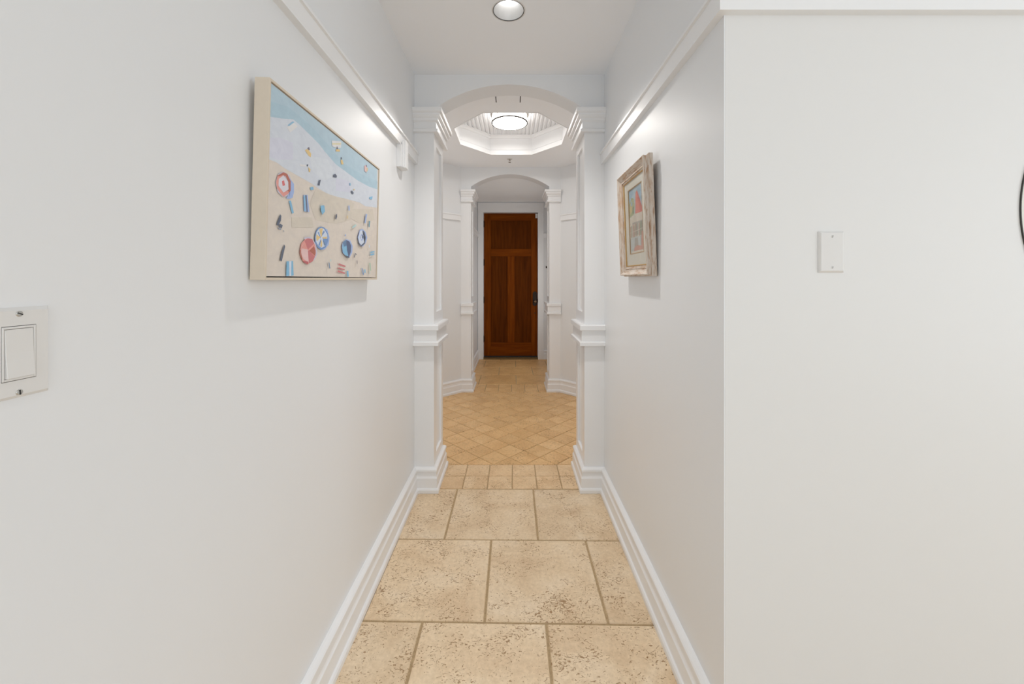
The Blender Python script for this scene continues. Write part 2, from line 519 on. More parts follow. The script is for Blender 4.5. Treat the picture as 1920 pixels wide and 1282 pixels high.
# arch walls
def arch_wall(name, xa, xb, oa, ob, y0, y1, zc, peak, R, zb=2.30):
    cx = (oa + ob) / 2; hw = (ob - oa) / 2 - 0.0005; cz = peak - R
    zs = cz + math.sqrt(R * R - hw * hw)
    pts = [(xa, y0, zb), (oa, y0, zb), (oa, y0, zs)]
    N = 48; a0 = math.asin(hw / R)
    for i in range(N + 1):
        a = -a0 + 2 * a0 * i / N
        pts.append((cx + R * math.sin(a), y0, cz + R * math.cos(a)))
    pts += [(ob, y0, zs), (ob, y0, zb), (xb, y0, zb), (xb, y0, zc), (xa, y0, zc)]
    P = [pts[0]]
    for p in pts[1:]:
        if (Vector(p) - Vector(P[-1])).length > 1e-4: P.append(p)
    # build as strips so that the curved underside stays clean
    mb = MB(); arc = [(cx + R * math.sin(-a0 + 2 * a0 * i / N), cz + R * math.cos(-a0 + 2 * a0 * i / N)) for i in range(N + 1)]
    cols = [(xa, zb)] + [(oa, zb)] + arc + [(ob, zb)] + [(xb, zb)]
    v = []; f = []
    for (x, z) in cols:
        v += [(x, y0, z), (x, y0, zc), (x, y1, zc), (x, y1, z)]
    for i in range(len(cols) - 1):
        a, b = 4 * i, 4 * i + 4
        f += [(a, b, b + 1, a + 1), (a + 1, b + 1, b + 2, a + 2), (a + 2, b + 2, b + 3, a + 3), (a + 3, b + 3, b, a)]
    f += [(0, 1, 2, 3), tuple(len(v) - 4 + k for k in (3, 2, 1, 0))]
    mb.add(v, f)
    return struct(mb.build(name, M_WALL, merge=False))
arch_wall('wall_arch_near', XL, XR, OL, OR_, YA + 0.0004, YAB, 2.9, 2.529, 0.793)
arch_wall('wall_arch_far', WL - 0.002, WR + 0.002, SL, SR, YS + 0.0004, YSB, 2.9, 2.542, 0.80)

# octagon walls (plan polyline, left then right), 8 cm thick outward
def poly_wall(name, pts, side, z1=2.9):
    mb = MB(); th = 0.08
    prof = [(0, 0), (0, z1), (-th, z1), (-th, 0)] if side > 0 else [(0, 0), (0, z1), (th, z1), (th, 0)]
    mb.sweep(pts, prof)
    return struct(mb.build(name, M_WALL))
octL = [(WL, YAB), (WL - OCT_A, YAB + OCT_A), (WL - OCT_A, YS - OCT_A), (WL, YS)]
octR = [(WR, YAB), (WR + OCT_A, YAB + OCT_A), (WR + OCT_A, YS - OCT_A), (WR, YS)]
poly_wall('wall_octagon_left', octL, 1)
poly_wall('wall_octagon_right', octR, -1)
struct(MB().box(VL - 0.08, VL, YSB, YD, 0, 2.9).build('wall_vestibule_left', M_WALL))
for xw, sg, nm in ((WL - OCT_A, 1, 'window_5'), (WR + OCT_A, -1, 'window_6')):  # unseen frames added around the foyer's fill lights
    w = MB(); xa, xb = sorted((xw, xw + sg * 0.022))
    w.box(xa, xb, 3.20, 3.28, 0.42, 2.28); w.box(xa, xb, 3.92, 4.00, 0.42, 2.28); w.box(xa, xb, 3.28, 3.92, 0.42, 0.50); w.box(xa, xb, 3.28, 3.92, 2.20, 2.28)
    struct(w.build(nm, M_TRIM))
for nm, xa, xb, ya, yb, xw in (('wall_vestibule_right', VR, VR + 0.08, 5.18, 6.12, VR + 0.045),):  # unseen opening added for the entry's fill light
    w = MB(); w.box(xa, xb, YSB, ya, 0, 2.9); w.box(xa, xb, yb, YD, 0, 2.9); w.box(xa, xb, ya, yb, 0, 0.62); w.box(xa, xb, ya, yb, 1.98, 2.9)
    struct(w.build(nm, M_WALL))
    w = MB(); w.box(xw, xw + 0.02, ya, ya + 0.03, 0.62, 1.98); w.box(xw, xw + 0.02, yb - 0.03, yb, 0.62, 1.98)
    w.box(xw, xw + 0.02, ya + 0.03, yb - 0.03, 0.62, 0.65); w.box(xw, xw + 0.02, ya + 0.03, yb - 0.03, 1.95, 1.98)
    struct(w.build('window_4', M_TRIM))
DX0, DX1, DZ = -0.4826, 0.414, 2.408
w = MB(); w.box(VL - 0.08, DX0 - 0.01, YD, YD + 0.15, 0, 2.9); w.box(DX1 + 0.01, VR + 0.08, YD, YD + 0.15, 0, 2.9)
w.box(DX0 - 0.01, DX1 + 0.01, YD, YD + 0.15, DZ + 0.01, 2.9)
struct(w.build('wall_end', M_WALL))

# ---- ceilings ------------------------------------------------------
CAN = (-0.020, 1.865, 0.0715)
v, f = plate([(XL, ROOM_Y), (ROOM_X, ROOM_Y), (ROOM_X, YC), (XR, YC), (XR, YA), (XL, YA)], [circ(*CAN)], ZH)
c = MB().add(v, f)
struct(c.build('ceiling', M_CEIL, recalc=False))
OC = [(-0.2355, 4.1335), (0.2015, 4.1335), (0.479, 3.81), (0.479, 3.41), (0.2015, 3.0865), (-0.2355, 3.0865), (-0.513, 3.41), (-0.513, 3.81)]
v, f = plate([(WL, YAB), (WR, YAB), (WR + OCT_A, YAB + OCT_A), (WR + OCT_A, YS - OCT_A), (WR, YS), (WL, YS), (WL - OCT_A, YS - OCT_A), (WL - OCT_A, YAB + OCT_A)], [OC], ZO)
c = MB().add(v, f)
struct(c.build('ceiling', M_CEIL, recalc=False))
struct(MB().box(VL, VR, YSB, YD, ZV, ZV + 0.1).build('ceiling', M_CEIL))
# roof slab over everything
struct(MB().box(-1.6, ROOM_X + 0.2, ROOM_Y - 0.3, YD + 0.3, 2.9, 3.0).build('ceiling', M_CEIL))

# octagonal tray: sides with trim, then beadboard
ZT = 2.825
OCc = OC  # travel clockwise seen from above, inside is to the right
tr = MB()
tr.sweep(OCc, [(0, ZO - 0.004), (0.006, ZO - 0.004), (0.006, ZO + 0.032), (-0.006, ZO + 0.036), (-0.006, ZO + 0.046), (-0.001, ZO + 0.050), (-0.001, ZT - 0.036), (0.005, ZT - 0.032), (0.012, ZT - 0.014), (0.020, ZT - 0.006), (0.020, ZT + 0.002), (-0.03, ZT + 0.002), (-0.03, ZO + 0.001), (0, ZO + 0.001)], closed=True)
struct(tr.build('trim_1', M_TRIM))
bb = MB(); x = -0.56; pitch = 0.0405
while x < 0.53:
    bb.box(x + 0.0036, x + pitch - 0.0036, 3.03, 4.19, ZT, ZT + 0.016)
    bb.lathe([(0.0035, 3.03 - 3.6), (0.0035, 4.19 - 3.6)], (x + pitch * 0.5, 3.6, ZT + 0.0008), 'Y', 8)
    x += pitch
bb.box(-0.58, 0.55, 3.02, 4.2, ZT + 0.009, ZT + 0.03)
struct(bb.build('ceiling', M_CEIL, bevel=0))

# ---- trim: baseboards, rails, pilasters ----------------------------
BASE = [(0, 0), (0.034, 0), (0.034, 0.020), (0.030, 0.027), (0.024, 0.030), (0.0235, 0.088), (0.0195, 0.094), (0.0175, 0.100), (0.0160, 0.122), (0.0195, 0.1235), (0.0215, 0.127), (0.0215, 0.138), (0.018, 0.143), (0.009, 0.150), (0, 0.152)]
bl = [(XL, ROOM_Y), (XL, YA), (OL, YA), (OL, YP), (WL + 0.0, YP), (WL - 0.165, YP), (WL - OCT_A, YAB + OCT_A), (WL - OCT_A, YS - OCT_A), (WL, YS), (SL, YS), (SL, YSP), (VL, YSP), (VL, YD), (DX0 - 0.0905, YD)]
bl = [(XL, ROOM_Y), (XL, YA), (OL, YA), (OL, YP), (WL - 0.165, YP), (WL - OCT_A, YAB + OCT_A), (WL - OCT_A, YS - OCT_A), (WL, YS), (SL, YS), (SL, YSP), (VL, YSP), (VL, YD - 0.02)]
struct(MB().sweep(bl, BASE).build('baseboard_left', M_TRIM, bevel=0.0012, seg=1))
BASEr = [(-t, z) for t, z in BASE]
br = [(ROOM_X, YC), (XR, YC), (XR, YA), (OR_, YA), (OR_, YP), (WR + 0.165, YP), (WR + OCT_A, YAB + OCT_A), (WR + OCT_A, YS - OCT_A), (WR, YS), (SR, YS), (SR, YSP), (VR, YSP), (VR, YD), (DX1 + 0.093, YD)]
struct(MB().sweep(br, BASEr).build('baseboard_right', M_TRIM, bevel=0.0012, seg=1))

def rail_prof(z, sgn=1):
    p = [(0, z), (0.0225, z), (0.0225, z + 0.057), (0.0305, z + 0.0585), (0.0305, z + 0.068), (0.027, z + 0.073), (0, z + 0.078)]
    return [(sgn * t, zz) for t, zz in p]
ZR, ZR2 = 2.031, 1.995
struct(MB().sweep([(XL, ROOM_Y), (XL, YA)], rail_prof(ZR)).build('trim_2', M_TRIM))
struct(MB().sweep([(ROOM_X, YC), (XR, YC), (XR, YA)], rail_prof(ZR, -1)).build('trim_3', M_TRIM))
e = 0.012
struct(MB().sweep([octL[0], octL[1], octL[2], (WL - e, YS - e)], rail_prof(ZR2)).build('trim_4', M_TRIM))
struct(MB().sweep([octR[0], octR[1], octR[2], (WR + e, YS - e)], rail_prof(ZR2, -1)).build('trim_5', M_TRIM))
struct(MB().sweep([(VL, YSB + 0.16), (VL, YD)], rail_prof(ZR2)).build('trim_6', M_TRIM))
struct(MB().sweep([(VR, YSB + 0.16), (VR, YD), (DX1 + 0.093, YD)], rail_prof(ZR2, -1)).build('trim_7', M_TRIM))

def pilaster(xo, xi, y0, y1, yb, label, ztop=2.366):
    """xo: outer edge against the wall, xi: face toward the opening; y0 front, y1 back"""
    sg = 1 if xi > xo else -1
    th = 0.014
    root = empty('pilaster', (xo, y0, 0))
    tag(root, label, 'pilaster', 'panelled white pilasters carrying the arches')
    def L(p): return (p[0] - xo, p[1] - y0, p[2])
    def put(mb, name, bevel=0.0015):
        mb.v = [L(p) for p in mb.v]
        return mb.build(name, M_TRIM, root, bevel=bevel)
    # shaft core, set back behind the framing of the inner face
    m = MB()
    xa, xb = sorted((xo, xi - sg * th)); m.box(xa, xb, y0, y1, 0.004, ztop - 0.10)
    # corner closing strip so that the front face runs to the inner corner
    put(m, 'shaft', 0)
    fx0, fx1 = sorted((xi - sg * th, xi))
    st1, st2 = 0.078, 0.058
    def frame(z0, z1, top, bot, name):
        m = MB()
        m.box(fx0, fx1, y0, y0 + st1, z0, z1); m.box(fx0, fx1, y1 - st2, y1, z0, z1)
        m.box(fx0, fx1, y0 + st1, y1 - st2, z1 - top, z1); m.box(fx0, fx1, y0 + st1, y1 - st2, z0, z0 + bot)
        put(m, name, 0)
    frame(0.97, ztop - 0.10, 0.10, 0.138, 'panel_frame')
    frame(0.004, 0.97, 0.10, 0.205, 'panel_frame')
    # mouldings wrap front, inner face and back
    path = [(xo, y0), (xi, y0), (xi, y1), (xo, y1)]
    if sg < 0: path = [(xo, y0), (xi, y0), (xi, y1), (xo, y1)]
    def wrap(prof, name, bevel=0.0012):
        # direction: left pilaster travels front, inner, back with the outside on its right
        pr = prof if sg > 0 else [(-t, z) for t, z in prof]
        m = MB().sweep(path, pr)
        return put(m, name, bevel)
    wrap([(0, 0.906), (0.033, 0.906), (0.033, 0.928), (0.021, 0.932), (0.021, 1.000), (0.033, 1.003), (0.033, 1.030), (0.028, 1.036), (0, 1.036)], 'middle_band')
    z = ztop
    wrap([(0, z - 0.140), (0.026, z - 0.140), (0.028, z - 0.137), (0.028, z - 0.122), (0.022, z - 0.118), (0.017, z - 0.116), (0.017, z - 0.078), (0.024, z - 0.074), (0.030, z - 0.070), (0.030, z - 0.058), (0.036, z - 0.054), (0.044, z - 0.044), (0.044, z - 0.031), (0.052, z - 0.027), (0.056, z - 0.024), (0.056, z), (0, z)], 'capital')
    # top of the pilaster between the capital's wings, behind the arch wall
    m = MB(); xa, xb = sorted((xo, xi)); m.box(xa, xb, y0 + 0.0, y1, ztop - 0.1002, ztop - 0.0002)
    put(m, 'cap_block', 0)
    return root
pilaster(XL, OL, YA, YP, YAB, 'near left white panelled pilaster, beside the beach painting')
pilaster(XR, OR_, YA, YP, YAB, 'near right white panelled pilaster, beside the small whitewashed picture')
pilaster(WL, SL, YS, YSP, YSB, 'smaller far left white pilaster, beside the hinge edge of the wooden door', 2.355)
pilaster(WR, SR, YS, YSP, YSB, 'smaller far right white pilaster, beyond the octagonal foyer nearest the door handle', 2.355)

# stepped block under the left rail
cb = MB()
cb.box(XL, XL + 0.026, 2.072, 2.170, 1.912, 2.031)
cb.box(XL + 0.026, XL + 0.034, 2.086, 2.158, 1.912, 2.050)
cb.box(XL + 0.034, XL + 0.043, 2.097, 2.146, 1.912, 2.060)
tag(cb.build('corbel', M_TRIM, bevel=0.0015), 'small white stepped block hanging under the left wall rail near the pilaster', 'corbel')

# ---- entry door ----------------------------------------------------
door = empty('door_1', (DX0, YD + 0.045, 0)); struct(door)
door['label'] = 'stained wooden front door with one wide upper panel and two tall lower panels'; door['category'] = 'door'
def dput(mb, name, mats, bevel=0.0, **k):
    mb.v = [(p[0] - DX0, p[1] - YD - 0.045, p[2]) for p in mb.v]
    return mb.build(name, mats, door, bevel=bevel, **k)
DFY = YD + 0.05; x0, x1 = DX0 + 0.003, DX1 - 0.003
pl, pm0, pm1, pr = -0.363, -0.0875, 0.029, 0.302
zb0, z1_, z2_, z3_, z4_, zt = 0.045, 0.264, 1.692, 1.816, 2.282, 2.404
dput(MB().box(x0, pl, DFY, DFY + 0.04, zb0, zt), 'stile', M_WOODV, 0.002)
dput(MB().box(pr, x1, DFY, DFY + 0.04, zb0, zt), 'stile', M_WOODV, 0.002)
dput(MB().box(pm0, pm1, DFY, DFY + 0.04, z1_, z2_), 'stile', M_WOODV, 0.002)
dput(MB().box(pl, pr, DFY + 0.0003, DFY + 0.04, z4_, zt), 'rail', M_WOODH, 0.002)
dput(MB().box(pl, pr, DFY + 0.0003, DFY + 0.04, z2_, z3_), 'rail', M_WOODH, 0.002)
dput(MB().box(pl, pr, DFY + 0.0003, DFY + 0.04, zb0, z1_), 'rail', M_WOODH, 0.002)
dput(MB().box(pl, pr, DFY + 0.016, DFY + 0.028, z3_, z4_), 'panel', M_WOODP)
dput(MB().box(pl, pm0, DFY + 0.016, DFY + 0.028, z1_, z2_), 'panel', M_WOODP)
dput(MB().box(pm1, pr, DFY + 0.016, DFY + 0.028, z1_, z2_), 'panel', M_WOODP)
for z in (2.226, 1.592, 0.971, 0.326):
    h = MB(); h.lathe([(0, -0.055), (0.0075, -0.055), (0.0075, 0.055), (0, 0.055)], (x0 - 0.002, DFY - 0.006, z), 'Z', 12)
    h.box(x0 - 0.006, x0 + 0.012, DFY - 0.004, DFY + 0.001, z - 0.05, z + 0.05)
    dput(h, 'hinge', M_BRONZE)
# escutcheon, knob, key rose
hx, hz = 0.364, 0.990
def stadium(cx, cz, w, hh, n=14):
    r = w / 2; P = []
    for i in range(n + 1):
        a = math.pi * i / n; P.append((cx + r * math.cos(a), cz + hh / 2 - r + r * math.sin(a)))
    for i in range(n + 1):
        a = math.pi + math.pi * i / n; P.append((cx + r * math.cos(a), cz - hh / 2 + r + r * math.sin(a)))
    return P
es = dput(MB().prism([(x, DFY - 0.010, z) for x, z in stadium(hx, hz, 0.068, 0.236)], (0, 0.011, 0)), 'escutcheon', M_BRONZE, 0.003)
kn = MB().lathe([(0, -0.070), (0.018, -0.069), (0.027, -0.060), (0.029, -0.050), (0.024, -0.038), (0.012, -0.032), (0.010, -0.010), (0.016, -0.009), (0.016, 0)], (0.368, DFY, 0.945), 'Y', 32)
dput(kn, 'knob', simple('rubbed bronze knob', (0.16, 0.10, 0.06), 0.3, 0.9), smooth=True)
dput(MB().lathe([(0, -0.014), (0.012, -0.014), (0.014, -0.009), (0.014, 0)], (hx, DFY, 1.065), 'Y', 24), 'lock_cylinder', M_BRONZE, smooth=True)
dput(MB().lathe([(0, -0.003), (0.009, -0.003), (0.010, 0)], (0.366, DFY, 0.752), 'Y', 20), 'door_stop_plate', M_BRONZE)
dput(MB().box(x1 - 0.006, x1 + 0.004, DFY - 0.005, DFY + 0.002, 0.93, 0.985), 'latch', M_BRONZE)
dput(MB().box(x0, x1, DFY + 0.006, DFY + 0.04, 0.026, 0.046), 'gap_shade', M_GAP)  # dark strip standing in for the shaded gap under the door
dput(MB().prism([(DX0, YD - 0.03, 0.001), (DX0, YD - 0.01, 0.014), (DX0, YD + 0.02, 0.022), (DX0, YD + 0.14, 0.024), (DX0, YD + 0.14, 0.001)], (DX1 - DX0, 0, 0)), 'threshold', M_BRASS)
# casing and jambs
CO = 0.0905
cs = MB()
cs.box(DX0 - CO, DX0, YD - 0.020, YD, 0.150, DZ + 0.001); cs.box(DX1, DX1 + 0.093, YD - 0.020, YD, 0.150, DZ + 0.001)
cs.box(DX0 - CO, DX1 + 0.093, YD - 0.022, YD, DZ, 2.566)
cs.box(DX0 - CO - 0.003, DX0 + 0.001, YD - 0.026, YD, 0, 0.152); cs.box(DX1 - 0.001, DX1 + 0.096, YD - 0.026, YD, 0, 0.152)
cs.box(DX0 - 0.009, DX0, YD, YD + 0.14, 0, DZ + 0.009); cs.box(DX1, DX1 + 0.009, YD, YD + 0.14, 0, DZ + 0.009)
cs.box(DX0, DX1, YD, YD + 0.14, DZ, DZ + 0.009)
struct(cs.build('trim_8', M_TRIM, bevel=0.0015, seg=1))
se = empty('door_sensor', (0.393, DFY - 0.010, 2.362)); tag(se, 'small white alarm contact at the top right corner of the wooden door', 'sensor')
MB().box(-0.019, 0.019, -0.014, 0.009, -0.042, 0.036).build('sensor_body', M_PLASTIC, se, bevel=0.003)
MB().box(-0.017, 0.017, -0.014, 0.009, 0.037, 0.044).build('sensor_cap', M_BRONZE, se, bevel=0.001)
hk = MB(); hk.box(-0.014, 0.014, -0.005, 0, -0.018, 0.018)
hj = MB().tube([(0, -0.004, 0.0), (0, -0.02, -0.002), (0, -0.026, 0.010)], 0.004)
ho = empty('wall_hook'); hk.build('back_plate', M_BRONZE, ho); hj.build('hook', M_BRONZE, ho); ho.location = (0.557, YD, 1.512)
tag(ho, 'tiny black hook on the white wall just right of the door casing', 'hook')

# ---- ceiling fittings ----------------------------------------------
can = empty('recessed_light', (CAN[0], CAN[1], ZH)); tag(can, 'round lit recessed downlight with thin dark rim in the hall ceiling', 'ceiling light')
R0 = CAN[2]
MB().lathe([(R0 + 0.0002, 0.0), (R0 - 0.003, 0.004), (0.040, 0.082), (0.040, 0.10)], (0, 0, 0), 'Z', 64).build('reflector', M_REFLECTOR, can, smooth=True)
MB().lathe([(R0 - 0.0005, 0.003), (R0 - 0.0005, -0.0012), (R0 + 0.0030, -0.0012), (R0 + 0.0030, 0.003)], (0, 0, 0), 'Z', 64).build('rim', M_RING, can, smooth=True)
MB().lathe([(R0 + 0.0030, 0.0), (R0 + 0.0030, -0.0014), (R0 + 0.008, -0.0010), (R0 + 0.009, 0.0)], (0, 0, 0), 'Z', 64).build('trim_flange', M_PLASTIC, can, smooth=True)
MB().lathe([(0, 0.052), (0.022, 0.053), (0.034, 0.060), (0.038, 0.072), (0.038, 0.098), (0, 0.099)], (0, 0, 0), 'Z', 48).build('lamp', M_CANLAMP, can, smooth=True)
lc = bpy.data.lights.new('can_lamp_light', 'SPOT'); lc.energy = 25 * K_CAN; lc.spot_size = math.radians(115); lc.spot_blend = 1.0; lc.shadow_soft_size = 0.03; lc.color = (1, 0.97, 0.93)
lo = bpy.data.objects.new('can_lamp_light', lc); COL.objects.link(lo); lo.parent = can; lo.location = (0, 0, 0.0)

FX, FY = -0.030, 3.61
fm = empty('flush_mount_light', (FX, FY, ZT)); tag(fm, 'round lit drum ceiling light in the octagonal tray', 'ceiling light')
MB().lathe([(0, 0), (0.172, 0), (0.172, -0.010), (0.150, -0.014), (0, -0.014)], (0, 0, 0), 'Z', 64).build('ceiling_pan', M_CHROME, fm, smooth=True)
MB().lathe([(0.1585, -0.012), (0.1585, -0.074)], (0, 0, 0), 'Z', 72, 1).lathe([(0.1585, -0.074), (0.1582, -0.0805), (0, -0.0805)], (0, 0, 0), 'Z', 72, 0).build('diffuser', [M_DRUM, M_DRUMS], fm, smooth=True)
MB().lathe([(0.1587, -0.0735), (0.1655, -0.0735), (0.1655, -0.0830), (0.1560, -0.0830), (0.1560, -0.0808), (0.1587, -0.0806), (0.1587, -0.0735)], (0, 0, 0), 'Z', 72).build('lower_ring', M_DKMET, fm)
for k in range(4):
    a = math.radians(45 + 90 * k + 4)
    MB().tube([(0.1635 * math.cos(a), 0.1635 * math.sin(a), -0.008), (0.1635 * math.cos(a), 0.1635 * math.sin(a), -0.073)], 0.0022, 8).build('strut', M_DKMET, fm)

sp = empty('fire_sprinkler', (-0.034, 4.29, ZO)); tag(sp, 'small white sprinkler head on the foyer ceiling above the far arch', 'sprinkler')
MB().lathe([(0, -0.003), (0.026, -0.004), (0.029, -0.002), (0.029, 0)], (0, 0, 0), 'Z', 32).build('escutcheon', M_PLASTIC, sp, smooth=True)
hd = MB().lathe([(0, -0.003), (0.009, -0.003), (0.008, -0.016), (0.0, -0.017)], (0, 0, 0), 'Z', 16)
hd.tube([(0.007, 0, -0.012), (0.010, 0, -0.024), (0, 0, -0.036)], 0.0016, 6); hd.tube([(-0.007, 0, -0.012), (-0.010, 0, -0.024), (0, 0, -0.036)], 0.0016, 6)
hd.build('head_body', M_CHROME, sp)
MB().lathe([(0, -0.036), (0.014, -0.037), (0.014, -0.0385), (0, -0.039)], (0, 0, 0), 'Z', 20).build('deflector', M_CHROME, sp)

vt = empty('air_vent', (-0.034, 2.815, ZO)); tag(vt, 'narrow white air vent in the foyer ceiling behind the near arch', 'vent')
g = MB()
for a, b, c_, d in ((-0.105, 0.105, -0.11, -0.098), (-0.105, 0.105, 0.098, 0.11), (-0.105, -0.092, -0.098, 0.098), (0.092, 0.105, -0.098, 0.098)):
    g.box(a, b, c_, d, -0.0015, 0)
g.build('frame', M_CEIL, vt)
for sgn in (-1, 1):
    MB().box(sgn * 0.0885 - 0.003, sgn * 0.0885 + 0.003, -0.097, 0.097, -0.0015, -0.0005).build('slot', M_GAP, vt)
g = MB()
for k in range(11):
    y = -0.09 + 0.018 * k; g.prism([(-0.085, y - 0.0084, -0.0002), (-0.085, y + 0.0084, -0.0004), (-0.085, y + 0.0084, -0.0014), (-0.085, y - 0.0084, -0.0010)], (0.170, 0, 0))
g.build('louvres', M_CEIL, vt)

# ---- wall plates -----------------------------------------------------
def slotted_screw(parent, loc, axis, r=0.0036, ang=30):
    """axis: outward direction 'x' or '-y'"""
    m = MB(); m.lathe([(0, 0.0012), (r * 0.8, 0.0009), (r, 0.0002), (r, -0.001)], (0, 0, 0), 'Z', 20)
    o = m.build('screw', M_SCREW, parent, smooth=True)
    s_ = MB(); a = math.radians(ang); ca, sa = math.cos(a), math.sin(a); w_ = 0.0006
    P = [(ca * r * .85 - sa * w_, sa * r * .85 + ca * w_, 0.00125), (-ca * r * .85 - sa * w_, -sa * r * .85 + ca * w_, 0.00125), (-ca * r * .85 + sa * w_, -sa * r * .85 - ca * w_, 0.00125), (ca * r * .85 + sa * w_, sa * r * .85 - ca * w_, 0.00125)]
    s_.prism(P, (0, 0, 0.0001)); t = s_.build('slot', M_GAP, o)
    o.location = loc
    o.rotation_euler = (0, math.pi / 2, 0) if axis == 'x' else (math.pi / 2, 0, 0)
    return o

# two-gang rocker plate on the left wall; right edge at y = 0.519
SW = empty('light_switch', (XL, 0.519, 1.229))
tag(SW, 'white rocker light switch plate on the left wall, at the left edge of the photo', 'light switch')
PH, PW = 0.1125, 0.116
b_ = 0.0045
def bevel_plate(w0, w1, h0, h1, th, inset_, opens=()):
    """plate outline y w0..w1, z h0..h1, standing off in +x with chamfered edge"""
    m = MB()
    o = [(0, w0, h0), (0, w1, h0), (0, w1, h1), (0, w0, h1)]
    i_ = [(th, w0 + inset_, h0 + inset_), (th, w1 - inset_, h0 + inset_), (th, w1 - inset_, h1 - inset_), (th, w0 + inset_, h1 - inset_)]
    v = o + i_; f = [(a, (a + 1) % 4, 4 + (a + 1) % 4, 4 + a) for a in range(4)] + [(3, 2, 1, 0)]
    m.add(v, f)
    if opens:
        outer = [(p[1], p[2]) for p in i_]
        vv, ff = plate(outer, [[(a, c), (b, c), (b, d), (a, d)] for a, b, c, d in opens], 0)
        m.add([(th, x, y) for x, y, z in vv], ff)
        for a, b, c, d in opens:
            m.add([(th, a, c), (th, b, c), (th, b, d), (th, a, d), (0.0005, a, c), (0.0005, b, c), (0.0005, b, d), (0.0005, a, d)], [(k, (k + 1) % 4, 4 + (k + 1) % 4, 4 + k) for k in range(4)])
    else: m.add(i_, [(0, 1, 2, 3)])
    return m
gangs = [(-0.0345), (-0.0345 - 0.046)]
opens = [(g_ - 0.0172, g_ + 0.0172, -0.0335, 0.0335) for g_ in gangs]
bevel_plate(-PW, 0, -PH / 2, PH / 2, 0.0055, b_, opens).build('plate', M_PLASTIC, SW, bevel=0.0006, seg=2)
MB().box(0.0006, 0.0012, -PW + 0.01, -0.01, -0.045, 0.045).build('backing', M_GAP, SW)
for g_ in gangs:
    fr_ = MB()
    fr_.box(0.001, 0.0062, g_ - 0.0166, g_ - 0.0145, -0.0328, 0.0328); fr_.box(0.001, 0.0062, g_ + 0.0145, g_ + 0.0166, -0.0328, 0.0328)
    fr_.box(0.001, 0.0062, g_ - 0.0145, g_ + 0.0145, 0.0300, 0.0328); fr_.box(0.001, 0.0062, g_ - 0.0145, g_ + 0.0145, -0.0328, -0.0300)
    fo = fr_.build('rocker_frame', M_PLASTIC, SW, bevel=0.0005)
    rk = MB(); y0_, y1_ = g_ - 0.0140, g_ + 0.0140
    rk.prism([(0.001, y0_, -0.0295), (0.0095, y0_, -0.0295), (0.0068, y0_, 0.0), (0.0060, y0_, 0.0295), (0.001, y0_, 0.0295)], (0, y1_ - y0_, 0))
    rk.build('rocker', M_PLASTIC, SW, bevel=0.0006)
    slotted_screw(SW, (0.0056, g_, 0.0480), 'x', 0.0036, 65 if g_ == gangs[0] else 20)
    slotted_screw(SW, (0.0056, g_, -0.0485), 'x', 0.0036, 5)

# blank plate on the return wall
def px_plate():
    cx, cz = 0.857, 1.392
    bp = empty('blank_wall_plate', (cx, YC - 0.0007, cz)); tag(bp, 'blank white wall plate with two small screws on the right front wall', 'wall plate')
    m = MB(); W2, H2, th, i_ = 0.0352, 0.0565, 0.0065, 0.0055
    o = [(-W2, 0, -H2), (W2, 0, -H2), (W2, 0, H2), (-W2, 0, H2)]; t = [(-W2 + i_, -th, -H2 + i_), (W2 - i_, -th, -H2 + i_), (W2 - i_, -th, H2 - i_), (-W2 + i_, -th, H2 - i_)]
    m.add(o + t, [(a, (a + 1) % 4, 4 + (a + 1) % 4, 4 + a) for a in range(4)] + [(4, 5, 6, 7), (3, 2, 1, 0)])
    m.build('plate', M_PLASTIC, bp, bevel=0.0012, seg=3)
    ps = MB
    for z in (0.0415, -0.0415):
        o = slotted_screw(bp, (0, -th - 0.0002, z), '-y', 0.0033, 80)
        o.data.materials[0] = M_PLASTIC
px_plate()

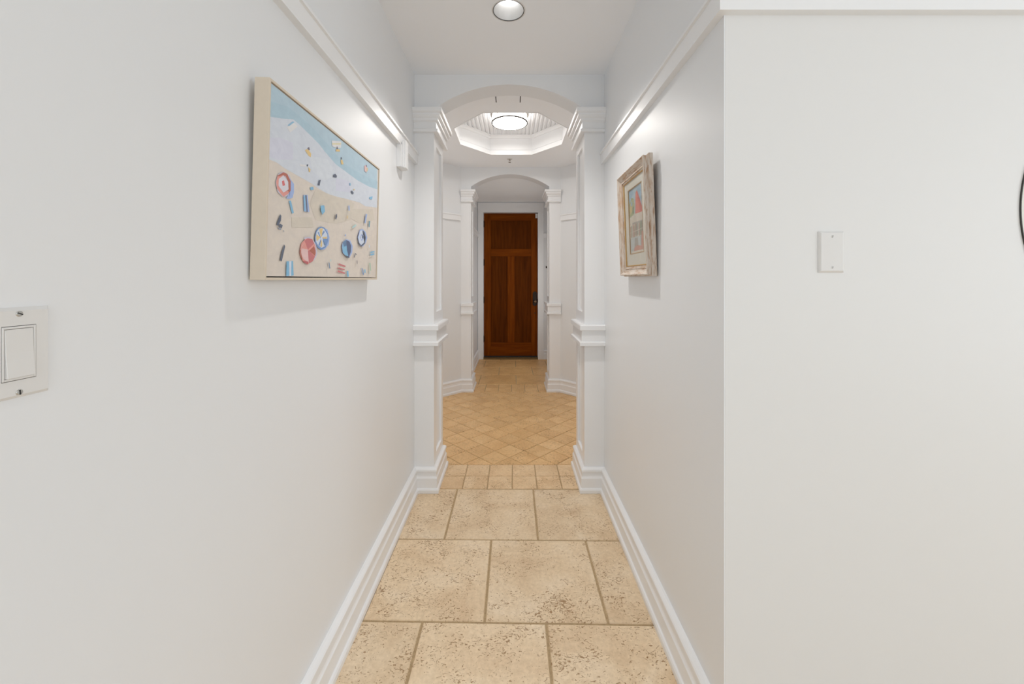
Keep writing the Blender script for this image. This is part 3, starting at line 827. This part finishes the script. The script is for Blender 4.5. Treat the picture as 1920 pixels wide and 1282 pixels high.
# ---- round mirror at the right edge ---------------------------------
MRX, MRZ, MRR = 1.751, 1.508, 0.385
mr = empty('round_mirror', (MRX, YC, MRZ)); tag(mr, 'round mirror with a thin dark rim, cut off by the right edge of the photo', 'mirror')
MB().lathe([(MRR - 0.010, -0.0005), (MRR - 0.0005, -0.0005), (MRR, -0.0035), (MRR - 0.0008, -0.0044), (MRR - 0.0022, -0.0044), (MRR - 0.0028, -0.0036), (MRR - 0.010, -0.003)], (0, 0, 0), 'Y', 128).build('rim', simple('dark pewter rim', (0.07, 0.068, 0.062), 0.35, 0.7), mr, smooth=True)
MB().lathe([(0, -0.0036), (MRR - 0.0029, -0.0036), (MRR - 0.0029, -0.001), (0, -0.001)], (0, 0, 0), 'Y', 128).build('mirror_glass', M_MIRROR, mr, smooth=True)
PAINT = [
    ('aqua',[(0.008,0.4603),(0.7314,0.4605),(0.7379,0.3719),(0.6218,0.3615),(0.4049,0.3675),(0.35,0.3698),(0.275,0.3864),(0.2406,0.3967),(0.1879,0.4041),(0.1045,0.4136),(0.0566,0.396),(0.008,0.3813)]),
    ('aqua2',[(0.008,0.4165),(0.0786,0.4353),(0.1866,0.4316),(0.2972,0.4133),(0.4037,0.3885),(0.5635,0.3944),(0.7352,0.4095),(0.7375,0.378),(0.6411,0.3661),(0.5305,0.3622),(0.4049,0.3675),(0.35,0.3698),(0.275,0.3864),(0.2406,0.3967),(0.1879,0.4041),(0.1045,0.4136),(0.0566,0.396),(0.008,0.3813)]),
    ('pale',[(0.008,0.3813),(0.0566,0.396),(0.1045,0.4136),(0.1308,0.4122),(0.1879,0.4041),(0.2406,0.3967),(0.275,0.3864),(0.35,0.3698),(0.4049,0.3675),(0.5305,0.3622),(0.6411,0.3661),(0.7376,0.3764),(0.7365,0.3004),(0.6079,0.2828),(0.5528,0.2862),(0.4104,0.2739),(0.3302,0.2631),(0.2473,0.2672),(0.1944,0.273),(0.1194,0.2762),(0.0695,0.2788),(0.0387,0.2833),(0.008,0.2815)]),
    ('pale2',[(0.01,0.3325),(0.051,0.3473),(0.1072,0.3533),(0.1091,0.3113),(0.0384,0.2898),(0.008,0.2884)]),
    ('pale3',[(0.1908,0.3463),(0.2996,0.3691),(0.3518,0.338),(0.2797,0.2967),(0.2027,0.3087)]),
    ('pale2',[(0.3524,0.3265),(0.4662,0.3429),(0.4685,0.3051),(0.3547,0.2859)]),
    ('sanddk',[(0.2259,0.2623),(0.33,0.266),(0.4703,0.2766),(0.5026,0.2731),(0.4744,0.2098),(0.3606,0.1809),(0.2304,0.1732),(0.1973,0.2146)]),
    ('sanddk',[(0.1074,0.1619),(0.2092,0.1778),(0.221,0.1508),(0.1086,0.136)]),
    ('sanddk',[(0.472,0.248),(0.6876,0.2864),(0.7119,0.2454),(0.5579,0.2087),(0.474,0.2162)]),
    ('white',[(0.0766,0.3827),(0.1057,0.4068),(0.1256,0.4038),(0.0918,0.3748)]),
    ('mid',[(0.08,0.3892),(0.1018,0.4073),(0.1103,0.409),(0.0856,0.3886)]),
    ('yellow',[(0.1635,0.3538),(0.1785,0.3622),(0.197,0.3543),(0.1952,0.3443),(0.1838,0.3443)]),
    ('plum',[(0.1762,0.3637),(0.1848,0.3694),(0.1897,0.3624),(0.1808,0.3595)]),
    ('white',[(0.1382,0.3079),(0.1741,0.3161),(0.1721,0.3109),(0.1426,0.3036)]),
    ('navy',[(0.174,0.3172),(0.1827,0.3209),(0.1808,0.3145),(0.1755,0.313)]),
    ('yellow',[(0.1831,0.3129),(0.1945,0.3103),(0.1927,0.3016),(0.1859,0.301)]),
    ('white',[(0.3175,0.4337),(0.3852,0.4548),(0.3833,0.4336),(0.3561,0.4232),(0.3213,0.4168)]),
    ('cream',[(0.3207,0.427),(0.3825,0.4484),(0.3828,0.443),(0.321,0.4219)]),
    ('plum',[(0.3512,0.4256),(0.357,0.4289),(0.3623,0.4218),(0.3534,0.4188)]),
    ('yellow',[(0.3475,0.4169),(0.3744,0.4252),(0.3767,0.4184),(0.3467,0.4095)]),
    ('navy',[(0.3833,0.4008),(0.3894,0.4054),(0.3936,0.3985),(0.3849,0.3953)]),
    ('yellow',[(0.3825,0.3937),(0.3963,0.3965),(0.4054,0.3854),(0.3883,0.3804)]),
    ('pink',[(0.5854,0.4315),(0.6003,0.439),(0.6137,0.4332),(0.6107,0.4131),(0.5892,0.4136)]),
    ('plum',[(0.6002,0.4396),(0.6088,0.4415),(0.6135,0.4364),(0.6032,0.4335)]),
    ('yellow',[(0.6094,0.432),(0.6198,0.4333),(0.619,0.4202),(0.6104,0.4178)]),
    ('navy',[(0.3318,0.3311),(0.346,0.3383),(0.3582,0.3341),(0.3555,0.3281),(0.3322,0.3234)]),
    ('navy',[(0.2426,0.2917),(0.2535,0.2956),(0.2474,0.277),(0.236,0.2755)]),
    ('sky',[(0.1942,0.2597),(0.2102,0.2646),(0.2143,0.2572),(0.1969,0.2521)]),
    ('sky',[(0.4556,0.3351),(0.4611,0.3379),(0.4666,0.329),(0.4582,0.3271)]),
    ('navy',[(0.4677,0.3104),(0.4783,0.3142),(0.4932,0.3087),(0.4863,0.3021),(0.4717,0.304)]),
    ('yellow',[(0.4908,0.323),(0.4996,0.325),(0.4999,0.32),(0.4912,0.318)]),
    ('sky',[(0.6434,0.3251),(0.6797,0.336),(0.6759,0.3234),(0.6484,0.3179)]),
    ('lilac',[(0.0338,0.2347),(0.044,0.2571),(0.0645,0.2683),(0.0928,0.2655),(0.0997,0.2509),(0.0986,0.2273),(0.0829,0.2111),(0.0633,0.2058),(0.0421,0.2135)]),
    ('peri',[(0.0931,0.2586),(0.1124,0.2493),(0.1134,0.2282),(0.1077,0.2127),(0.0913,0.2059),(0.0792,0.205),(0.0966,0.2268)]),
    ('salmon',[(0.0357,0.2352),(0.0405,0.2518),(0.0646,0.2667),(0.0631,0.2555),(0.0483,0.2449),(0.0471,0.2291),(0.0628,0.2181),(0.0945,0.2275),(0.0887,0.2192),(0.0672,0.2062),(0.0534,0.2127),(0.0399,0.2208)]),
    ('rust',[(0.0394,0.2515),(0.0646,0.2667),(0.0805,0.2669),(0.0967,0.2525),(0.0977,0.2282),(0.0886,0.2204),(0.0862,0.2476),(0.0727,0.2603),(0.063,0.2595),(0.0454,0.2513)]),
    ('lilac2',[(0.0456,0.2454),(0.0649,0.2593),(0.0853,0.2486),(0.0882,0.2296),(0.0668,0.2167),(0.0452,0.2286)]),
    ('red',[(0.0586,0.2431),(0.0674,0.2475),(0.0726,0.2363),(0.0622,0.2322)]),
    ('sky',[(0.0907,0.2011),(0.0997,0.2036),(0.1145,0.1749),(0.1062,0.1709)]),
    ('peri',[(0.1582,0.2301),(0.1794,0.2352),(0.1925,0.1898),(0.1635,0.1869)]),
    ('sky',[(0.1606,0.2287),(0.1676,0.2302),(0.1711,0.1882),(0.1649,0.1872)]),
    ('navy',[(0.168,0.2315),(0.1747,0.2329),(0.1827,0.1887),(0.1769,0.1872)]),
    ('navy',[(0.0545,0.1614),(0.0596,0.1578),(0.0582,0.1463),(0.0492,0.1334),(0.04,0.1321)]),
    ('navy',[(0.0547,0.1379),(0.0663,0.1362),(0.0628,0.1278),(0.0482,0.1315)]),
    ('greyb',[(0.0476,0.1287),(0.0621,0.1266),(0.0573,0.1224),(0.0477,0.1247)]),
    ('greyb',[(0.0676,0.125),(0.0732,0.1223),(0.071,0.1186)]),
    ('navy',[(0.0743,0.0893),(0.0785,0.0839),(0.0725,0.0663),(0.0656,0.0459),(0.0578,0.0485),(0.0635,0.068)]),
    ('sky',[(0.0861,0.0475),(0.0971,0.048),(0.1,0.0106),(0.0861,0.0094)]),
    ('sky',[(0.1075,0.0492),(0.1151,0.0496),(0.1198,0.012),(0.1083,0.0107)]),
    ('mist',[(0.0971,0.048),(0.1075,0.0492),(0.1083,0.0107),(0.1,0.0106)]),
    ('lilac',[(0.166,0.1161),(0.1973,0.1212),(0.2317,0.1058),(0.2412,0.0773),(0.2237,0.0551),(0.1922,0.0741)]),
    ('salmon',[(0.1456,0.076),(0.1528,0.0987),(0.1709,0.1116),(0.1852,0.1156),(0.2103,0.1156),(0.2267,0.1001),(0.2321,0.0767),(0.2233,0.063),(0.1887,0.0433),(0.1644,0.0498),(0.1498,0.064)]),
    ('rose',[(0.1687,0.1076),(0.1852,0.1156),(0.2077,0.1161),(0.2212,0.1049),(0.1868,0.0839)]),
    ('rust',[(0.1943,0.0819),(0.22,0.0969),(0.2301,0.0845),(0.2293,0.0686)]),
    ('rose',[(0.1879,0.0815),(0.1943,0.0819),(0.2273,0.0672),(0.2159,0.0534),(0.1935,0.046)]),
    ('pink',[(0.1534,0.0864),(0.162,0.0995),(0.1868,0.0839),(0.1934,0.0486),(0.164,0.0573),(0.1518,0.0715)]),
    ('salmon',[(0.1675,0.1038),(0.1867,0.0852),(0.1534,0.0852)]),
    ('redd',[(0.1643,0.0523),(0.1908,0.051),(0.1897,0.0428),(0.1669,0.0475)]),
    ('rust',[(0.1458,0.0809),(0.1491,0.0799),(0.1604,0.0546),(0.1557,0.0556)]),
    ('peri',[(0.2703,0.1584),(0.2983,0.1536),(0.3136,0.131),(0.3085,0.1085),(0.2837,0.0919),(0.2689,0.0908)]),
    ('blue',[(0.2226,0.1214),(0.2285,0.1403),(0.2418,0.1523),(0.2605,0.1583),(0.2803,0.1573),(0.3015,0.1419),(0.3052,0.1204),(0.2909,0.0997),(0.2642,0.0886),(0.2401,0.0944),(0.2256,0.1081)]),
    ('mist',[(0.2272,0.1219),(0.2323,0.1385),(0.2443,0.1492),(0.2607,0.1548),(0.2765,0.1533),(0.2975,0.139),(0.3,0.1223),(0.2882,0.1031),(0.2638,0.0951),(0.2435,0.1005),(0.23,0.1108)]),
    ('blue',[(0.2379,0.138),(0.2433,0.1409),(0.2584,0.1252),(0.2567,0.1215)]),
    ('blue',[(0.2757,0.1496),(0.281,0.1443),(0.2644,0.1305),(0.2618,0.1349)]),
    ('blue',[(0.2696,0.124),(0.3023,0.1262),(0.3005,0.1126),(0.2857,0.1029),(0.2726,0.1148)]),
    ('blue',[(0.2567,0.1203),(0.2615,0.1203),(0.2516,0.1),(0.2434,0.1016)]),
    ('yellow',[(0.2466,0.1495),(0.268,0.1546),(0.2631,0.128),(0.2573,0.1274)]),
    ('yellow',[(0.2312,0.1315),(0.255,0.126),(0.2345,0.1123),(0.2305,0.12)]),
    ('yellow',[(0.267,0.1273),(0.2943,0.1319),(0.2946,0.1254),(0.2682,0.1234)]),
    ('yellow',[(0.2586,0.1205),(0.2668,0.1119),(0.2661,0.0989),(0.2564,0.0981)]),
    ('steel',[(0.2684,0.1203),(0.2749,0.1174),(0.2871,0.1054),(0.2806,0.1032)]),
    ('peri',[(0.4013,0.1113),(0.4066,0.1249),(0.434,0.1383),(0.4667,0.1374),(0.4896,0.1186),(0.4862,0.0959),(0.4637,0.0765),(0.4375,0.0792),(0.4086,0.0907)]),
    ('sky',[(0.4044,0.1115),(0.4109,0.1253),(0.4341,0.1361),(0.4403,0.1173),(0.4603,0.0791),(0.431,0.0815),(0.4084,0.0947)]),
    ('steel',[(0.4066,0.1249),(0.431,0.1353),(0.4416,0.1174),(0.4167,0.1112)]),
    ('navy2',[(0.4328,0.136),(0.4603,0.1327),(0.4759,0.1189),(0.4745,0.0979),(0.4571,0.0762),(0.4426,0.1012)]),
    ('navy',[(0.4118,0.0883),(0.4309,0.0828),(0.4635,0.0806),(0.4624,0.0756),(0.4441,0.0755)]),
    ('peri',[(0.5316,0.1539),(0.549,0.1836),(0.5754,0.1913),(0.6078,0.1833),(0.6256,0.1638),(0.6145,0.1443),(0.5837,0.125),(0.5527,0.1268)]),
    ('mist',[(0.5374,0.1546),(0.553,0.1803),(0.5756,0.1869),(0.6002,0.1763),(0.607,0.1588),(0.5984,0.1428),(0.5716,0.1299),(0.5485,0.1338)]),
    ('navy',[(0.5733,0.1866),(0.5958,0.1818),(0.6117,0.1624),(0.6027,0.1387),(0.5682,0.1231),(0.541,0.1331),(0.5384,0.1401),(0.564,0.1284),(0.5944,0.1424),(0.6004,0.1612),(0.5898,0.1751)]),
    ('peri',[(0.5508,0.156),(0.5651,0.1708),(0.5847,0.1685),(0.5894,0.157),(0.5706,0.1447)]),
    ('navy',[(0.5712,0.1715),(0.5858,0.1642),(0.5849,0.1536),(0.5721,0.1582)]),
    ('mist',[(0.5581,0.1597),(0.5669,0.1665),(0.5724,0.1538),(0.5626,0.1498)]),
    ('sky',[(0.2493,0.2184),(0.2718,0.2238),(0.2777,0.2058),(0.2611,0.1936),(0.2524,0.2038)]),
    ('navy',[(0.3491,0.208),(0.3574,0.2119),(0.359,0.2032),(0.3517,0.192),(0.3459,0.1949)]),
    ('peri',[(0.4418,0.2543),(0.4515,0.2569),(0.4558,0.2397),(0.4454,0.2379)]),
    ('yellow',[(0.4343,0.2192),(0.4407,0.2197),(0.4413,0.2095),(0.4349,0.209)]),
    ('peri',[(0.6031,0.2525),(0.6179,0.2534),(0.6032,0.2155),(0.5911,0.2159)]),
    ('teal',[(0.6379,0.2303),(0.6506,0.2322),(0.6455,0.2065),(0.6353,0.2067)]),
    ('mint',[(0.4772,0.1858),(0.5112,0.2003),(0.5151,0.1951),(0.483,0.181)]),
    ('peri',[(0.4205,0.1529),(0.4305,0.1541),(0.4283,0.1479),(0.4208,0.1476)]),
    ('navy',[(0.5107,0.0962),(0.5164,0.0951),(0.506,0.0797),(0.499,0.0798)]),
    ('navy',[(0.5179,0.0952),(0.5253,0.0914),(0.5211,0.0891),(0.5166,0.0928)]),
    ('plum',[(0.5267,0.0698),(0.5318,0.0701),(0.5333,0.058),(0.5274,0.0583)]),
    ('sky',[(0.6608,0.1108),(0.7051,0.1178),(0.7083,0.1115),(0.6594,0.106)]),
    ('sky',[(0.6596,0.1029),(0.7039,0.108),(0.7062,0.1016),(0.6618,0.0958)]),
    ('mist',[(0.6402,0.1358),(0.6504,0.1367),(0.6511,0.1264),(0.6425,0.1267)]),
    ('steel',[(0.3062,0.0534),(0.3115,0.0536),(0.3188,0.0354),(0.3124,0.0352)]),
    ('mint',[(0.3183,0.0645),(0.3236,0.064),(0.3219,0.0565),(0.3176,0.0571)]),
    ('rose',[(0.379,0.0539),(0.4305,0.0473),(0.427,0.0424),(0.377,0.0486)]),
    ('rose',[(0.3757,0.0408),(0.4255,0.0356),(0.4232,0.0316),(0.373,0.0364)]),
    ('rose',[(0.3722,0.0309),(0.428,0.0244),(0.4252,0.0195),(0.3707,0.026)]),
    ('sky',[(0.4404,0.03),(0.4533,0.0303),(0.4591,0.0104),(0.4448,0.0103)]),
    ('blue',[(0.5718,0.0437),(0.5796,0.0439),(0.5986,0.0188),(0.5891,0.0181)]),
    ('sky',[(0.5973,0.0384),(0.6093,0.0402),(0.6143,0.0266),(0.6023,0.0243)]),
    ('green',[(0.6492,0.0662),(0.6604,0.0667),(0.6713,0.0354),(0.6626,0.0352)]),
    ('mint',[(0.6524,0.0319),(0.6628,0.0314),(0.66,0.0226),(0.653,0.0231)]),
]

# ---- beach painting on the left wall --------------------------------
# local frame: +x out of the wall, +y along the wall away from the camera, +z up
C = {k: srgb(*v) for k, v in dict(aqua=(168, 192, 205), aqua2=(160, 188, 202), pale=(200, 205, 214), pale2=(200, 201, 215), pale3=(204, 209, 216),
     sand=(209, 197, 185), sanddk=(202, 191, 176), white=(214, 212, 212), mid=(130, 178, 206), yellow=(216, 184, 120), plum=(92, 82, 104),
     navy=(62, 76, 100), navy2=(52, 72, 112), cream=(214, 204, 168), pink=(216, 178, 176), sky=(112, 172, 206), lilac=(190, 184, 200), lilac2=(208, 204, 212),
     peri=(148, 170, 214), salmon=(216, 140, 130), rust=(168, 80, 58), red=(204, 92, 96), rose=(190, 100, 104), redd=(176, 74, 80),
     greyb=(130, 138, 152), mist=(200, 208, 222), blue=(96, 134, 186), steel=(72, 112, 152), teal=(80, 142, 162), mint=(170, 200, 200), green=(150, 186, 160)).items()}
C = {k: tuple((0.86 * a + 0.14 * b) * g for a, b, g in zip(v, (0.50, 0.47, 0.45), (1.13, 1.17, 1.21))) for k, v in C.items()}   # chalky, slightly muted paints
PW_, PH_ = 0.7526, 0.469
lean = math.atan2(0.0118, PH_)
bp = empty('beach_painting', (-0.608, 0.909, 1.3177), (0, lean, 0))
tag(bp, 'wide framed beach scene painting with sea, sand and round parasols', 'painting')
fr = MB()
fw, fd = 0.0062, 0.035
fr.box(0, fd, 0, fw, 0, PH_); fr.box(0, fd, PW_ - fw, PW_, 0, PH_)
fr.box(0, fd, fw, PW_ - fw, 0, fw); fr.box(0, fd, fw, PW_ - fw, PH_ - fw, PH_)
fr.box(0, 0.012, fw, PW_ - fw, fw, PH_ - fw)
fr.build('frame', M_MAPLE, bp, bevel=0.0008, seg=2)
gp = 0.0028
MB().box(0.012, 0.0127, fw, PW_ - fw, fw, PH_ - fw).build('shadow_gap', M_GAP, bp)
cv = MB()
c0 = fw + gp; cx_ = 0.032
cv.box(0.0128, cx_, c0, PW_ - c0, c0, PH_ - c0, 0, C['sand'])
rp = random.Random(2)
def tri_poly(pts):
    bm = bmesh.new(); vs = [bm.verts.new((0, a, b)) for a, b in pts]
    try: fc = bm.faces.new(vs)
    except ValueError: bm.free(); return []
    r = bmesh.ops.triangulate(bm, faces=[fc], ngon_method='EAR_CLIP')
    bm.verts.index_update()
    out = [[v.index for v in f.verts] for f in bm.faces]
    bm.free(); return out
h = 0
for name, pts in PAINT:
    q = []
    for a, b in pts:
        a = min(max(a, c0 + 0.0003), PW_ - c0 - 0.0003); b = min(max(b, c0 + 0.0003), PH_ - c0 - 0.0003)
        if not q or abs(q[-1][0] - a) + abs(q[-1][1] - b) > 1e-5: q.append((a, b))
    h += 1
    X = cx_ + 0.00006 * h
    ff = tri_poly(q); area2 = sum(q[i][0] * q[(i + 1) % len(q)][1] - q[(i + 1) % len(q)][0] * q[i][1] for i in range(len(q)))
    if area2 < 0: ff = [t[::-1] for t in ff]
    cv.add([(X, a, b) for a, b in q], ff, 0, C[name])
cv.build('canvas', M_ART, bp, recalc=False)

# ---- small framed picture on the right wall --------------------------
# local frame: +x out of the wall (towards -X of the hall), +y away from the camera, +z up
FW_, FH_ = 0.397, 0.483
lean2 = math.atan2(0.018, FH_)
pp = empty('framed_picture', (0.565, 1.5387, 1.331), (0, -lean2, 0))
tag(pp, 'small framed picture of a red cone-roofed tower in a whitewashed wood frame', 'picture')
def frame_sides(prof, name, mat, par, ext_w, ext_h, off=(0, 0)):
    """mitred frame; prof: (inset from outer edge, height off the wall)"""
    m = MB(); k = len(prof); rings = []
    for (sy, sz) in ((0, 0), (1, 0), (1, 1), (0, 1)):
        rings.append([(-n_, off[0] + (ext_w - d_ if sy else d_), off[1] + (ext_h - d_ if sz else d_)) for d_, n_ in prof])
    for i in range(4):
        j = (i + 1) % 4; v = rings[i] + rings[j]
        up = 1.0 if i in (1, 3) else 0.0
        m.add(v, [(a, (a + 1) % k, k + (a + 1) % k, k + a) for a in range(k)], 0, (up, 0, 0))
    return m.build(name, mat, par, bevel=0.0, merge=True)
frame_sides([(0.0, 0.0), (0.0, 0.0165), (0.0025, 0.019), (0.0065, 0.0205), (0.0075, 0.030), (0.0055, 0.0335), (0.006, 0.037), (0.009, 0.0385), (0.012, 0.0365), (0.020, 0.027), (0.032, 0.022), (0.034, 0.0245), (0.039, 0.0245), (0.040, 0.019), (0.047, 0.0185), (0.047, 0.002), (0.03, 0.0)], 'frame', M_WASH, pp, FW_, FH_)
frame_sides([(0.0465, 0.004), (0.0465, 0.0195), (0.0485, 0.0200), (0.0515, 0.0175), (0.0515, 0.004)], 'gilt_edge', M_GOLD, pp, FW_, FH_)
ix0, ix1, iz0, iz1 = 0.105, 0.292, 0.106, 0.3935
def mat_board():
    m = MB(); n0 = 0.0145
    o = [(0.048, 0.048), (FW_ - 0.048, 0.048), (FW_ - 0.048, FH_ - 0.048), (0.048, FH_ - 0.048)]
    i_ = [(ix0 - 0.004, iz0 - 0.004), (ix1 + 0.004, iz0 - 0.004), (ix1 + 0.004, iz1 + 0.004), (ix0 - 0.004, iz1 + 0.004)]
    v = [(-n0, a, b) for a, b in o + i_] + [(-0.010, a, b) for a, b in o + i_]
    f = [(a, (a + 1) % 4, 4 + (a + 1) % 4, 4 + a) for a in range(4)]
    f += [tuple(8 + t for t in q) for q in f] + [(4 + a, 4 + (a + 1) % 4, 12 + (a + 1) % 4, 12 + a) for a in range(4)] + [(a, (a + 1) % 4, 8 + (a + 1) % 4, 8 + a) for a in range(4)]
    m.add(v, f); return m
mat_board().build('mat_board', M_MAT, pp)
frame_sides([(0.0, 0.009), (0.0, 0.0152), (0.002, 0.0155), (0.0042, 0.0135), (0.0042, 0.009)], 'inner_fillet', M_GOLD, pp, ix1 - ix0 + 0.009, iz1 - iz0 + 0.009, (ix0 - 0.0045, iz0 - 0.0045))
ap = MB()
iw, ih = ix1 - ix0, iz1 - iz0
D = {k: srgb(*v) for k, v in dict(sky=(160, 182, 192), sky2=(138, 168, 186), green=(160, 166, 120), green2=(118, 130, 96), ochre=(196, 176, 120), red=(206, 112, 92), red2=(188, 92, 78), pale=(200, 190, 174), cream=(206, 198, 180), grey=(164, 158, 146), dark=(104, 104, 96), brown=(160, 110, 84), rose=(196, 140, 118), mist=(182, 188, 184)).items()}
lay = [0]
def ar(col, pts):
    """picture shapes; u runs from the viewer's left (far side) to right, w up"""
    lay[0] += 1; x = -(0.0105 + 0.00004 * lay[0])
    q = [(ix0 + iw * (1 - u), iz0 + ih * w_) for u, w_ in pts]
    ff = tri_poly(q); A2 = sum(q[i][0] * q[(i + 1) % len(q)][1] - q[(i + 1) % len(q)][0] * q[i][1] for i in range(len(q)))
    if A2 > 0: ff = [t[::-1] for t in ff]
    ap.add([(x, a, b) for a, b in q], ff, 0, D[col])
ar('mist', [(0, 0), (1, 0), (1, 1), (0, 1)])
ar('sky', [(0, .62), (1, .62), (1, 1), (0, 1)])
ar('sky2', [(.5, .8), (1, .74), (1, .98), (.62, .97)]); ar('sky2', [(0, .85), (.35, .92), (.3, 1), (0, 1)])
ar('green', [(0, .58), (.36, .60), (.42, .74), (.36, .84), (.2, .88), (.08, .82), (0, .80)])
ar('ochre', [(.02, .62), (.2, .66), (.24, .78), (.1, .80), (.02, .74)]); ar('green2', [(.22, .62), (.34, .62), (.36, .72), (.26, .72)])
ar('sky2', [(.12, .74), (.24, .76), (.22, .82), (.13, .81)])
ar('cream', [(0, .40), (.30, .46), (.30, .60), (0, .56)])
ar('pale', [(.30, .55), (1, .52), (1, .66), (.88, .68), (.42, .60)])
ar('red', [(.52, .92), (.62, .94), (.68, .90), (.98, .62), (.92, .58), (.44, .60)])
ar('red2', [(.62, .90), (.68, .90), (.98, .62), (.80, .59)])
ar('pale', [(.28, .46), (1, .44), (1, .58), (.80, .585), (.44, .595), (.28, .54)])
ar('grey', [(.2, .44), (1, .42), (1, .46), (.2, .48)])
ar('cream', [(0, .24), (1, .24), (1, .43), (0, .45)])
rq = random.Random(9)
for k in range(15):
    u = .03 + k * .066
    ar(rq.choice(['green2', 'dark', 'grey', 'brown', 'green2']), [(u, .245 + rq.random() * .04), (u + .045, .24), (u + .05, .42 + rq.random() * .04), (u + .005, .42 + rq.random() * .03)])
ar('pale', [(0, .325), (1, .335), (1, .345), (0, .335)])
ar('mist', [(.05, .06), (.8, .05), (.8, .24), (.05, .25)]); ar('grey', [(.3, .07), (.62, .07), (.58, .22), (.36, .23)])
ar('rose', [(.8, .03), (1, .02), (1, .30), (.86, .30)]); ar('rose', [(.25, .02), (.85, .02), (.8, .09), (.5, .11), (.3, .08)])
ar('cream', [(.1, 0), (1, 0), (1, .03), (.1, .03)])
ap.box(-0.0105, -0.009, ix0 - 0.002, ix1 + 0.002, iz0 - 0.002, iz1 + 0.002, 0, D['mist'])
ap.build('artwork', M_ART2, pp, recalc=False)
MB().box(-0.0185, -0.0170, 0.0475, FW_ - 0.0475, 0.0475, FH_ - 0.0475).build('glass', M_GLASS, pp)
MB().box(-0.0015, 0.0, 0.012, FW_ - 0.012, 0.012, FH_ - 0.012).build('backing_board', simple('brown backing paper', (0.25, 0.18, 0.11), 0.9), pp)
MB().box(0.0, 0.006, 0.015, 0.05, 0.015, 0.03).build('wall_bumper', M_GAP, pp)
